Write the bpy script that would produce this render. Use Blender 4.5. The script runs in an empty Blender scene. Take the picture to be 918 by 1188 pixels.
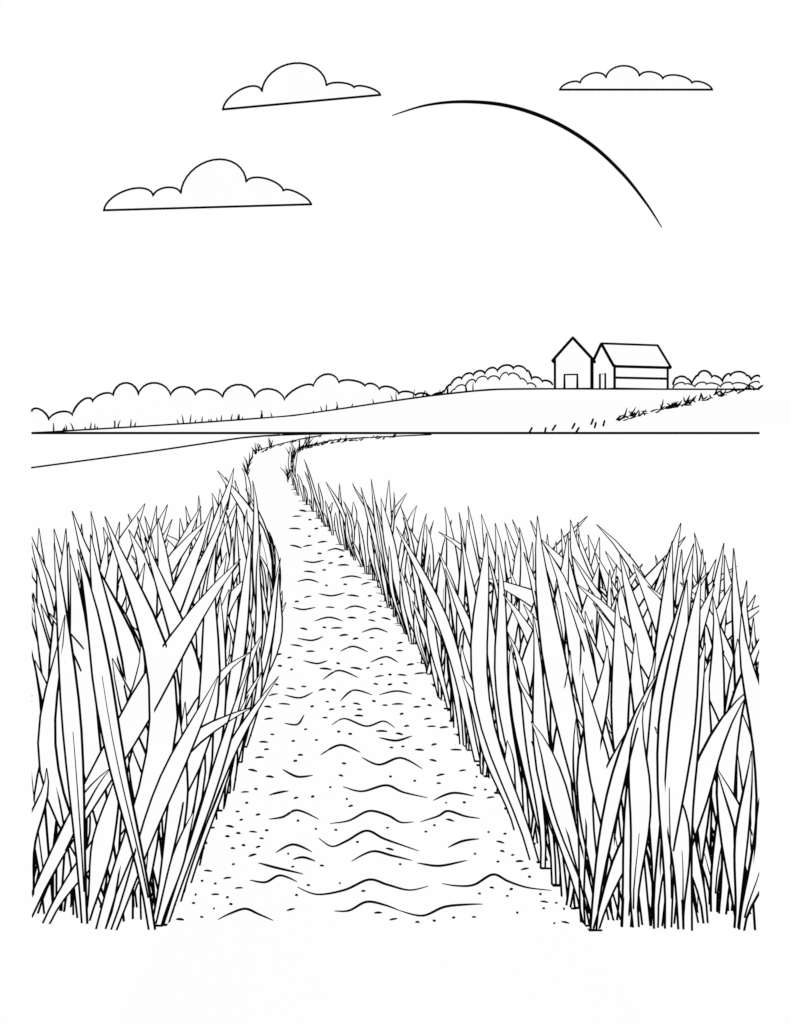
import bpy, math, random
from mathutils import Vector
random.seed(23)
R=random.random; U=random.uniform; GA=random.gauss
EYE=1.6; F=1188.0; CX=459.0; HY=503.0      # eye height (m), focal length & survey constants

# ---------------------------------------------------------------- materials
def ink(name,col):
    m=bpy.data.materials.new(name); m.use_nodes=True
    nt=m.node_tree; b=nt.nodes['Principled BSDF']
    b.inputs['Roughness'].default_value=1.0
    b.inputs['Specular IOR Level'].default_value=0.0
    n=nt.nodes.new('ShaderNodeTexNoise'); n.inputs['Scale'].default_value=3
    r=nt.nodes.new('ShaderNodeValToRGB')
    r.color_ramp.elements[0].color=(col*.6,)*3+(1,)
    r.color_ramp.elements[1].color=(col,)*3+(1,)
    nt.links.new(n.outputs['Fac'],r.inputs['Fac']); nt.links.new(r.outputs['Color'],b.inputs['Base Color'])
    return m
def selflit_white(name,lo,hi,scale):
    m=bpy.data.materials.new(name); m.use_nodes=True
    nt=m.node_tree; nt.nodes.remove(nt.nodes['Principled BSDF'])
    e=nt.nodes.new('ShaderNodeEmission'); e.inputs['Strength'].default_value=1.0  # self-lit white: emission replaces lighting, so surfaces stay flat and shadowless
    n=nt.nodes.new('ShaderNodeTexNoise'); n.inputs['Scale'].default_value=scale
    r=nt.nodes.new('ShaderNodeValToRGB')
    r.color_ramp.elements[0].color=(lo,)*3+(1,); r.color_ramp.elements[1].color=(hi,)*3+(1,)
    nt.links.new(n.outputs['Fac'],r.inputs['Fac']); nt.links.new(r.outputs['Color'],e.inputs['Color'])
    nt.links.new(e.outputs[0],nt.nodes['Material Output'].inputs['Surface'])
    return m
PAPER=selflit_white('selflit_white_paper',.98,1.0,3.0); INK=ink('black_ink',0.003)  # paper white glows by itself; ink is plain diffuse black
LEAF=selflit_white('selflit_white_leaf',.98,1.0,8)  # blade fill is self-lit too, no shade between blades

# ---------------------------------------------------------------- helpers
class MB:
    def __init__(s): s.v=[]; s.f=[]; s.m=[]
    def face(s,ids,m): s.f.append(ids); s.m.append(m)
    def tube(s,pts,rad,k=4,m=1):
        n=len(pts)
        if n<2: return
        base=len(s.v)
        for i,p in enumerate(pts):
            a=pts[max(i-1,0)]; b=pts[min(i+1,n-1)]
            t=(b-a); 
            if t.length<1e-9: t=Vector((1,0,0))
            t.normalize()
            ref=Vector((0,1,0)) if abs(t.y)<0.9 else Vector((0,0,1))
            u=t.cross(ref).normalized(); w=t.cross(u)
            r=rad[i] if isinstance(rad,(list,tuple)) else rad
            for j in range(k):
                an=2*math.pi*(j+.5)/k
                s.v.append(p+u*(math.cos(an)*r)+w*(math.sin(an)*r))
        for i in range(n-1):
            for j in range(k):
                a=base+i*k+j; b=base+i*k+(j+1)%k
                s.face((a,b,b+k,a+k),m)
        s.face(tuple(base+j for j in range(k))[::-1],m)
        s.face(tuple(base+(n-1)*k+j for j in range(k)),m)
    def obj(s,name,mats=None,parent=None):
        me=bpy.data.meshes.new(name); me.from_pydata([tuple(v) for v in s.v],[],s.f)
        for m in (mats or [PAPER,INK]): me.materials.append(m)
        me.polygons.foreach_set('material_index',s.m); me.update()
        o=bpy.data.objects.new(name,me); bpy.context.scene.collection.objects.link(o)
        if parent: o.parent=parent
        return o
def empty(name):
    o=bpy.data.objects.new(name,None); bpy.context.scene.collection.objects.link(o); return o
def interp(tab,x):
    if x<=tab[0][0]: return tab[0][1]
    for (a,b),(c,d) in zip(tab,tab[1:]):
        if x<=c: return b+(d-b)*(x-a)/(c-a)
    return tab[-1][1]
def cr(pts,n=6):
    if len(pts)<3:
        (a,b)=pts; return [(a[0]+(b[0]-a[0])*i/n,a[1]+(b[1]-a[1])*i/n) for i in range(n+1)]
    P=[pts[0]]+list(pts)+[pts[-1]]; out=[]
    for i in range(1,len(P)-2):
        p0,p1,p2,p3=P[i-1:i+3]
        for k in range(n):
            t=k/n
            out.append(tuple(.5*(2*p1[c]+(p2[c]-p0[c])*t+(2*p0[c]-5*p1[c]+4*p2[c]-p3[c])*t*t+(3*p1[c]-p0[c]-3*p2[c]+p3[c])*t**3) for c in (0,1)))
    out.append(tuple(pts[-1])); return out
def at(px,py,Y): return Vector(((px-CX)/F*Y, Y, EYE-(py-HY)/F*Y))

# ---------------------------------------------------------------- terrain
CR=[(37,503),(60,502),(90,500),(150,496.5),(220,492),(290,487),(340,483),(400,474.5),(450,467),(500,460),(550,454.5),(580,452.5),(640,452),(800,452.5),(881,452.5)]
YC=200.0
CRW=[((p-CX)/F*YC, EYE+(HY-q)/F*YC) for p,q in CR]
def terrain(x,Y):
    if Y<=70: return 0.0
    if Y<=150: return EYE*((Y-70)/80)**1.3
    zc=interp(CRW,x*YC/max(min(Y,YC),150))
    if Y<=YC:
        t=(Y-150)/50; return EYE+(zc-EYE)*(t*(1.6-.6*t))
    return interp(CRW,x)
def G(px,py,lift=0.0):
    d=py-HY
    if d>0 and EYE*F/d<=70: Y=EYE*F/d; return Vector(((px-CX)/F*Y,Y,lift))
    Y=70.0
    while Y<YC:
        x=(px-CX)/F*Y
        if EYE-d/F*Y<=terrain(x,Y)+1e-4: break
        Y+=.25
    return Vector(((px-CX)/F*Y,Y,EYE-d/F*Y+lift))
g=MB()
xs=[-3000,-1200,-500,-200,-120]+[-100+2*i for i in range(101)]+[120,200,500,1200,3000]
ys=[-300,-50,-5,0,3,6,10,20,40,60]+[70+4*i for i in range(33)]+[200,204,230,300,500,1000,2500,5000]
ys=sorted(set(ys))
for y in ys:
    for x in xs: g.v.append(Vector((x,y,terrain(x,y))))
nx=len(xs)
for j in range(len(ys)-1):
    for i in range(nx-1):
        a=j*nx+i; g.face((a,a+1,a+1+nx,a+nx),0)
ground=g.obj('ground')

def line(mb,pts,Y=None,w=2.2,taper=0.0,n=6,lift=.5,extra=0.0):
    q=cr(pts,n); N=len(q); P=[];Rr=[]
    for i,(x,y) in enumerate(q):
        p=at(x,y,Y) if Y else G(x,y)
        r=w*.5*p.y/F
        t=i/(N-1)
        if taper: r*=1-taper*abs(2*t-1)**2.2
        if not Y: p.z+=r*lift+extra*(1 if p.y<60 else 4)
        P.append(p); Rr.append(r)
    mb.tube(P,Rr,k=6)
m=MB(); line(m,[(37,504),(250,504),(460,504),(670,504),(881,504)],w=3.2,n=8,lift=1); m.obj('field_edge',parent=ground)
m=MB(); line(m,[(x,y-.6) for x,y in CR],Y=YC,w=3.0,n=5); m.obj('hill_crest_edge',parent=ground)
m=MB(); line(m,[(37,543.5),(100,535),(180,524),(240,515),(285,508.5),(330,505.5),(385,504)],w=2.2,n=8,lift=.8); m.obj('track_edge',parent=ground)

# ---------------------------------------------------------------- path
LE=[(505,385),(508,365),(512,340),(518,312),(528,295),(545,287),(560,291),(600,306),(640,318),(680,322),(740,318),(800,306),(850,293),(873,285),(928,270),(968,246),(1020,222),(1081,192),(1300,80)]
RE=[(505,465),(508,425),(512,388),(518,357),(530,340),(550,333),(575,345),(615,380),(645,405),(680,437),(715,455),(740,472),(790,499),(820,513),(860,531),(895,555),(925,582),(975,604),(1000,620),(1040,645),(1062,667),(1081,682),(1300,830)]
p=MB()
pys=[505,506,508,510,512,515,518,523,528,536,545,560,575,600,640,680,740,800,850,900,960,1020,1081,1200,1300]
for y in pys:
    for xx in (interp(LE,y),interp(RE,y)):
        v=G(xx,y); v.z+=.008+ (0.03 if v.y>60 else 0); p.v.append(v)
for i in range(len(pys)-1):
    p.face((2*i,2*i+2,2*i+3,2*i+1),0)
waves=[[(253,1070),(268,1063),(285,1058),(300,1064),(317,1071)],
[(388,1060),(405,1060),(425,1050),(445,1053),(465,1060)],[(462,1059),(490,1066),(515,1056),(540,1053),(560,1052)],
[(290,1024),(308,1027),(325,1019),(345,1026)],[(345,1032),(368,1041),(400,1036),(428,1024),(450,1030),(475,1036),(497,1031)],
[(513,1028),(530,1031),(550,1030),(572,1018),(590,1026),(612,1033),(640,1036)],[(300,1004),(320,1010),(352,1017)],
[(320,992),(340,983),(362,991)],[(408,1002),(432,991),(455,996),(478,1001)],[(484,1004),(510,1008),(542,1001)],
[(370,975),(385,985),(402,979),(425,967),(445,976),(465,983),(486,990)],[(520,986),(537,979),(556,976)],
[(312,953),(328,951),(345,943),(370,953)],[(383,958),(405,955),(428,944),(450,949),(465,957),(480,956)],[(488,956),(508,950),(520,944),(540,950),(557,952)],
[(398,915),(420,921),(448,914),(468,922),(496,928)],[(503,931),(525,923),(550,926)],[(328,895),(345,904),(363,902)],
[(312,925),(335,920)],[(372,878),(395,867),(418,875)],[(420,881),(440,890),(465,882),(490,894)],[(330,841),(345,843),(353,831)],
[(385,843),(400,836),(425,845),(445,839),(458,846)],[(330,808),(348,812),(363,805)],[(395,815),(410,803),(432,808)],
[(375,790),(393,780),(416,788)],[(430,770),(448,764),(462,770)],[(440,808),(460,804),(478,807)],[(352,768),(368,772),(380,768)],
[(395,757),(410,752),(427,758)],[(345,742),(362,745),(375,740)],[(420,735),(436,731),(450,735)],[(365,722),(382,718),(398,722)],
[(400,708),(412,705),(426,708)],[(340,706),(352,709),(366,706)],[(370,690),(385,693),(400,689)],[(345,676),(358,674),(370,677)],
[(395,672),(408,670),(420,672)],[(352,652),(364,654),(376,651)],[(380,640),(390,638),(400,641)],[(440,858),(460,862),(478,856)],
[(340,1000),(352,998),(366,1002)]]
for w in waves: line(p,w,w=3.0 if w[0][1]>850 else 2.5,taper=.7,n=6,extra=.008)
used=[]
c=0
while c<200:
    y=HY+572*(R()**.85)
    if y<592: continue
    l,r=interp(LE,y),interp(RE,y); l=max(l,332 if y<760 else l)
    x=U(l+10,r-8)
    if any(abs(x-a)<12 and abs(y-b)<7 for a,b in used): continue
    if y>860 and min(x-l,r-x)>70 and R()<.75: continue
    if any(min(abs(x-q[0])+abs(y-q[1])*1.6 for q in cr(w,3))<13 for w in waves): continue
    used.append((x,y)); c+=1
    L=random.choice([3,4,6,8,10,13]) if y<900 else random.choice([2,3,3,5,9])
    dy=U(-.3,.3)*L
    line(p,[(x-L/2,y),(x+L/2,y+dy)],w=U(2.3,3.1),taper=.5 if L>4 else .2,n=3,extra=.008)
p.obj('dirt_path')

# ---------------------------------------------------------------- grass
def px_of(v): return CX+v.x/v.y*F, HY+(EYE-v.z)/v.y*F
def spine(root,H,lean,bend,yaw,ydrift,n=12):
    d=Vector((math.cos(yaw),math.sin(yaw),0)); pts=[root.copy()]; wd=[]
    sw=GA(0,.13)
    ang=lambda t: lean+bend*(t**1.6)+sw*math.sin(2*math.pi*t)
    for i in range(n):
        a=ang((i+.5)/n)
        step=d*math.sin(a)+Vector((0,ydrift,math.cos(a)))
        pts.append(pts[-1]+step*(H/n))
    for i in range(n+1):
        a=ang(i/n); wd.append(d*math.cos(a)-Vector((0,0,math.sin(a))))
    return pts,wd
def add_blade(mb,pts,wd,W,base,rad,rib=False,peak=.5):
    n=len(pts)-1; Lp=[];Rp=[];rr=[]
    b0=len(mb.v)
    for i in range(n+1):
        t=i/n
        if t<peak: s=t/peak; w=base+(1-base)*s*s*(3-2*s)
        else: s=(t-peak)/(1-peak); w=(1-s**1.45)
        w=max(w*W*.5,0.0004)
        Lp.append(pts[i]-wd[i]*w); Rp.append(pts[i]+wd[i]*w)
        rr.append(rad*(1-.6*max(0,(t-.75)/.25)))
    for a,b in zip(Lp,Rp): mb.v+= [a,b]
    for i in range(n):
        a=b0+2*i; mb.face((a,a+1,a+3,a+2),0)
    mb.tube(Lp,rr,k=4); mb.tube(Rp,rr,k=4)
    if rib:
        k=int(n*U(.45,.8)); off=U(-.15,.15)*W
        q=[pts[i]+wd[i]*off*(1-i/n)+Vector((0,-rad*.6,0)) for i in range(1,k)]
        if len(q)>1: mb.tube(q,[rad*.75*(1-.7*(i/len(q))) for i in range(len(q))],k=4)
def rad_for(Y): return 1.48*(Y/4)**-.36*Y/F
TL=[(37,602),(60,600),(92,570),(110,592),(150,592),(178,567),(205,590),(225,565),(245,545),(280,528),(290,540),(300,570),(318,620),(330,650),(336,700)]
TR=[(330,518),(345,514),(362,545),(400,556),(440,545),(472,563),(500,588),(545,577),(565,600),(598,600),(620,586),(650,610),(682,582),(705,635),(740,632),(765,640),(785,607),(800,600),(822,640),(845,618),(862,652),(881,690)]
DL=[(37,310),(150,290),(215,180),(250,110),(290,48)]
DR=[(345,50),(400,95),(450,150),(520,240),(600,300),(750,350),(881,390)]
LIM=[(520,284),(560,291),(600,304),(640,323),(700,333),(800,330),(850,312),(900,300),(1081,300)]
XMIN,XMAX=37,881
def clipped(pts,side):
    for q in pts:
        x,y=px_of(q)
        if x<XMIN-16 or x>XMAX+16 or q.y<3.28: return True
    return False
def grass(side,N,name):
    mb=MB(); T=TL if side<0 else TR; E=LE if side<0 else RE
    cnt=0; tries=0; tips=[]
    def one(px,py,edge):
        root=G(px,py); Y=root.y
        H=U(1.0,1.45) if R()<.55 else U(.5,1.0)
        if Y>14: H*=.9
        if edge: H*=U(.5,1.0)
        lean=math.radians(max(-20,min(24,GA(5,12)))) if side<0 else math.radians(max(-17,min(20,GA(-1,10))))
        if edge: lean=math.radians(GA(12,6) if side<0 else max(-14,GA(-3,7)))
        bend=math.radians(GA(0,22))
        if R()<.06 and not edge: bend=math.radians(random.choice([-1,1])*U(45,62)); H*=.85
        if side>0 and lean+bend<-.6 and px<interp(RE,py)+110: return False
        yaw=math.radians(U(-25,25)); yd=U(-.03,.08)
        pts,wd=spine(root,H,lean,bend,yaw,yd)
        x,y=px_of(pts[-1])
        if y<interp(T,x)+abs(GA(0,5)): return False
        if any(abs(x-a)<8 and abs(y-b)<12 for a,b in tips): return False
        if side<0:
            if any(px_of(q)[0]>interp(LIM,px_of(q)[1])+3 for q in pts[3:]): return False
        else:
            if any(px_of(q)[0]<interp(RE,px_of(q)[1])-1 for q in pts[2:] if px_of(q)[1]>570): return False
            if x<334: return False
        if clipped(pts,side): return False
        W=U(.058,.102)*(1 if Y<8 else 1+.03*(Y-8))*(.7+.3*H/1.2)
        if edge: W*=.6
        tips.append((x,y))
        add_blade(mb,pts,wd,W,U(.22,.38) if not edge else U(.35,.5),rad_for(Y),R()<.13,U(.48,.7))
        if edge and R()<.8:
            r=rad_for(Y)*1.25; k=.022*(Y/4)**.7
            mb.tube([root+Vector((-k*U(.6,1.6),-.01,r*.4)),root+Vector((k*U(.6,1.6),-.01,r*.2))],[r,r*.7])
        return True
    d=577.0
    while d>38:
        for k in range(2):
            for _ in range(8):
                py=HY+d*U(.985,1.0); px=interp(E,py)+side*U(0,.03*d)
                if one(px,py,True): break
        d*=.956
    for i in range(int(N*.16)):
        for _ in range(12):
            py=U(1030,1080); l,r=(XMIN-6,interp(LE,py)) if side<0 else (interp(RE,py),XMAX+6)
            if one(U(l,r),py,False): break
    while cnt<N and tries<N*100:
        tries+=1
        d=48*(576/48)**(R()**.6); py=HY+d
        l,r=(XMIN-8,interp(LE,py)) if side<0 else (interp(RE,py),XMAX+8)
        px=U(l,r)
        if d<interp(DL if side<0 else DR,px): continue
        if one(px,py,False): cnt+=1
    print(name,cnt,tries,len(mb.f))
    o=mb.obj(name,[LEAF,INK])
    import bmesh
    bm=bmesh.new(); bm.from_mesh(o.data)
    for ex,s in ((XMIN,-1),(XMAX,1)):
        k=(ex-CX)/F; nrm=Vector((1,-k,0)).normalized()*s
        bmesh.ops.bisect_plane(bm,geom=bm.verts[:]+bm.edges[:]+bm.faces[:],plane_co=(0,0,0),plane_no=nrm,clear_outer=True)
    bm.to_mesh(o.data); bm.free()
    return o
grass(-1,215,'tall_grass'); grass(1,310,'tall_grass')

# strokes (small far grass)
def tufts(mb,poly,n,h,lean,jit=1.5,w=1.7,Y=None,a=0.,b=1.):
    q=cr(poly,10)
    for i in range(n):
        s=U(a,b)*(len(q)-1); k=min(int(s),len(q)-2); f=s-k
        x=q[k][0]+(q[k+1][0]-q[k][0])*f; y=q[k][1]+(q[k+1][1]-q[k][1])*f+U(-jit,jit)
        base=at(x,y,Y) if Y else G(x,y)
        hh=U(*h)*base.y/F; an=math.radians(U(*lean)); bd=U(-.35,.35)
        P=[base+Vector((math.sin(an+bd*t)*hh*t,0,math.cos(an+bd*t)*hh*t)) for t in (0,.33,.66,1)]
        r=w*.5*base.y/F; mb.tube(P,[r,r,r*.8,r*.3],k=4)
m=MB()
tufts(m,[(287,552),(289,538),(297,527),(315,519)],26,(8,15),(-35,30),w=1.8)
tufts(m,[(300,526),(325,517),(350,511),(374,507)],26,(3,6),(35,80),1,w=1.8)
tufts(m,[(334,560),(337,540),(345,526),(358,518)],34,(10,18),(-25,35),w=1.8)
tufts(m,[(352,521),(375,515),(410,511),(462,507)],60,(3,7),(30,80),1.5,w=1.9)
line(m,[(300,523),(325,516),(350,510),(372,506)],w=2.0); line(m,[(352,520),(385,512),(425,508.5),(500,505)],w=2.2)
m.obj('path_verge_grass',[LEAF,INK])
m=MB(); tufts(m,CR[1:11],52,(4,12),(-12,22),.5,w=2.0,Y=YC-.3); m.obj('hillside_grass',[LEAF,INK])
# crop row on the hillside
m=MB(); row=[(712,489),(750,480),(790,470),(830,460),(881,451)]
tufts(m,row,55,(6,14),(20,75),2,w=2.4); tufts(m,row,32,(4,8),(-70,-20),2,w=2.2)
for x,y in [(614,500),(632,500),(641,497),(664,495),(690,494),(668,500),(686,490),(700,492)]:
    line(m,[(x,y+3),(x+U(1,4),y-3)],w=2.4,n=3)
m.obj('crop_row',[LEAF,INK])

# ---------------------------------------------------------------- lobed outlines
def lobes(L,n=12,e=1.0):
    out=[]
    for a,b,h in L:
        for i in range(n+(1 if (a,b,h)==L[-1] else 0)):
            t=i/n; s=math.sin(math.pi*t)
            u=(1-math.cos(math.pi*t))/2
            u=u*e+t*(1-e)
            out.append((a[0]+(b[0]-a[0])*u, a[1]+(b[1]-a[1])*u-h*s))
    return out
def cloud(L,Y,w=2.6):
    o=lobes(L,16,.95); mb=MB(); P=[at(x,y,Y) for x,y in o]; r=w*.5*Y/F
    K=len(P)
    for yo in (-r*.3,r*.3):
        for v in P: mb.v.append(v+Vector((0,yo,0)))
    mb.face(tuple(range(K)),0); mb.face(tuple(range(K,2*K))[::-1],0)
    for i in range(K): mb.face((i,(i+1)%K,K+(i+1)%K,K+i),0)
    mb.tube(P,r,k=6); mb.tube([P[-1]+Vector((r,0,0)),P[0]-Vector((r,0,0))],r,k=6)
    return mb.obj('cloud')
cloud([((259,127),(304,107),14),((304,107),(379,100),30),((379,100),(411,102),5),((411,102),(441,110),5)],600)
cloud([((650,104),(673,97),5),((673,97),(703,91),9),((703,91),(742,89),13.5),((742,89),(769,92),7),((769,92),(803,97),7),((803,97),(826,104),5)],700,2.4)
cloud([((121,244),(178,228),16),((178,228),(210,225),9),((210,225),(286,212),33),((286,212),(329,222),10),((329,222),(361,237),6)],500)
m=MB(); line(m,[(455,134),(495,122),(540,118),(590,123),(640,140),(685,167),(722,201),(750,236),(768,264)],Y=900,w=4.5,taper=.75,n=10); m.obj('sun')

# treeline
def treeline(mb,V,Y,w=2.6):
    o=lobes([(V[i][:2],V[i+1][:2],V[i+1][2]) for i in range(len(V)-1)],9,.8)
    P=[]
    for i,(x,y) in enumerate(o):
        yy=Y+1.5*math.sin(i*.35); P.append(at(x,y,yy))
    r=w*.5*Y/F; mb.tube(P,r,k=5)
    b0=len(mb.v)
    for q in P: mb.v+=[q,Vector((q.x,q.y,interp(CRW,q.x)-1.0))]
    for i in range(len(P)-1): mb.face((b0+2*i,b0+2*i+1,b0+2*i+3,b0+2*i+2),0)
m=MB()
treeline(m,[(37,477,0),(57,487,7),(84,482,7),(108,466,10),(131,459,6),(161,458,14.5),(198,459,14.5),(227,458,10),(258,461,8),(296,461,15),(330,464,11.5),(364,448,7),(393,444,12),(424,448,5),(440,452,5),(463,457,6),(482,459,4),(500,461,4),(520,458,4)],214)
treeline(m,[(512,459,0),(516,455,3),(523,447,3),(536,440,5),(549,436,5),(563,434,5),(577,431,6),(596,428,6),(611,431,5),(617,440,4),(629,443,4),(641,446,3)],211)
treeline(m,[(520,462,0),(528,452,3),(540,449,4),(552,444,6),(566,441,6),(580,441,5),(590,436,6),(604,440,5),(612,446,3),(622,449,3)],208,1.9)
treeline(m,[(781,446,0),(786,439,3),(797,440,3),(803,446,2),(810,436,3),(826,438,7),(838,443,4),(848,436,5),(866,436,5),(872,441,2),(881,437,3)],214)
treeline(m,[(781,450,0),(795,446,4),(806,449,2),(820,446,4),(836,449,3),(850,446,4),(868,448,3),(881,444,3)],209,1.9)
m.obj('distant_treeline')

# ---------------------------------------------------------------- buildings
def building(name,corner,yaw,W,L,eave,ridge,gable_front,parts,zb):
    par=empty(name)
    c,s=math.cos(yaw),math.sin(yaw)
    def q(a,b,z): return Vector((corner[0]+a*c-b*s, corner[1]+a*s+b*c, zb+z))
    wal=MB()
    A,B=(W,L)
    pts=[q(0,0,-1),q(A,0,-1),q(A,B,-1),q(0,B,-1),q(0,0,eave),q(A,0,eave),q(A,B,eave),q(0,B,eave)]
    if gable_front:
        pts+=[q(A/2,0,ridge),q(A/2,B,ridge)]; F_=[(0,1,5,8,4),(1,2,6,5),(2,3,7,9,6),(3,0,4,7)]
    else:
        pts+=[q(0,B/2,ridge),q(A,B/2,ridge)]; F_=[(0,1,5,4),(1,2,6,9,5),(2,3,7,6),(3,0,4,8,7)]
    wal.v=list(pts)
    for f in F_: wal.face(f,0)
    r=.27
    for a,b in ((0,4),(1,5),(2,6),(3,7)): wal.tube([pts[a]+Vector((0,0,1)),pts[b]],r,k=5)
    for a,b in ((0,1),(1,2),(3,0),(2,3)): wal.tube([pts[a]+Vector((0,0,1.1)),pts[b]+Vector((0,0,1.1))],r,k=5)
    wal.obj('walls',parent=par)
    ro=MB(); o=.45; dz=.12
    if gable_front:
        sl=(ridge-eave)/(A/2)
        rl=[q(A/2,-o,ridge+dz),q(A/2,B+o,ridge+dz)]; le=[q(-o,-o,eave-sl*o+dz),q(-o,B+o,eave-sl*o+dz)]; re=[q(A+o,-o,eave-sl*o+dz),q(A+o,B+o,eave-sl*o+dz)]
    else:
        sl=(ridge-eave)/(B/2)
        rl=[q(-o,B/2,ridge+dz),q(A+o,B/2,ridge+dz)]; le=[q(-o,-o,eave-sl*o+dz),q(A+o,-o,eave-sl*o+dz)]; re=[q(-o,B+o,eave-sl*o+dz),q(A+o,B+o,eave-sl*o+dz)]
    ro.v=rl+le+re; ro.face((0,1,3,2),0); ro.face((0,4,5,1),0)
    r=.3
    for a,b in ((rl[0],rl[1]),(le[0],le[1]),(re[0],re[1]),(rl[0],le[0]),(rl[0],re[0]),(rl[1],le[1]),(rl[1],re[1])): ro.tube([a,b],r,k=5)
    ro.obj('roof',parent=par)
    for nm,poly in parts:
        mm=MB(); mm.tube([q(*t) for t in poly],.25,k=5); mm.obj(nm,parent=par)
    return par
k=YC/F
zb=EYE+(HY-451.5)*k
def wx(px,Y=YC): return (px-CX)/F*Y
building('farmhouse',(wx(646),202.2),math.radians(-13),42*k,5.0,36*k,59.5*k,True,
  [('door',[(11*k,-.08,0),(11*k,-.08,17.5*k),(26*k,-.08,17.5*k),(26*k,-.08,0)])],zb)
Wb=68*k/math.cos(math.radians(20))
building('barn',(wx(713),199.9),math.radians(20),Wb,8.2,28.5*k,54*k,False,
  [('wall_rail',[(0,-.08,13.5*k),(Wb,-.08,13.5*k)]),('door',[(-.08,3.2,0),(-.08,3.2,19*k),(-.08,5.2,19*k),(-.08,5.2,0)])],zb)

# ---------------------------------------------------------------- light, world, camera
w=bpy.data.worlds.new('World'); bpy.context.scene.world=w; w.use_nodes=True
bg=w.node_tree.nodes['Background']; bg.inputs[0].default_value=(1,1,1,1); bg.inputs[1].default_value=1.0
sd=bpy.data.lights.new('sun_lamp','SUN'); sd.energy=1.0; sd.angle=math.radians(12); so=bpy.data.objects.new('sun_lamp',sd)
so.rotation_euler=(math.radians(35),0,math.radians(20)); bpy.context.scene.collection.objects.link(so)
cam=bpy.data.cameras.new('camera'); co=bpy.data.objects.new('camera',cam); bpy.context.scene.collection.objects.link(co)
co.location=(0,0,EYE); co.rotation_euler=(math.radians(90),0,0)
cam.sensor_fit='VERTICAL'; cam.sensor_height=36; cam.sensor_width=36; cam.lens=36; cam.shift_y=-(594-HY)/1188; cam.clip_end=8000; cam.clip_start=.05
sc=bpy.context.scene; sc.camera=co
sc.view_settings.view_transform='Standard'; sc.view_settings.look='None'; sc.view_settings.exposure=0
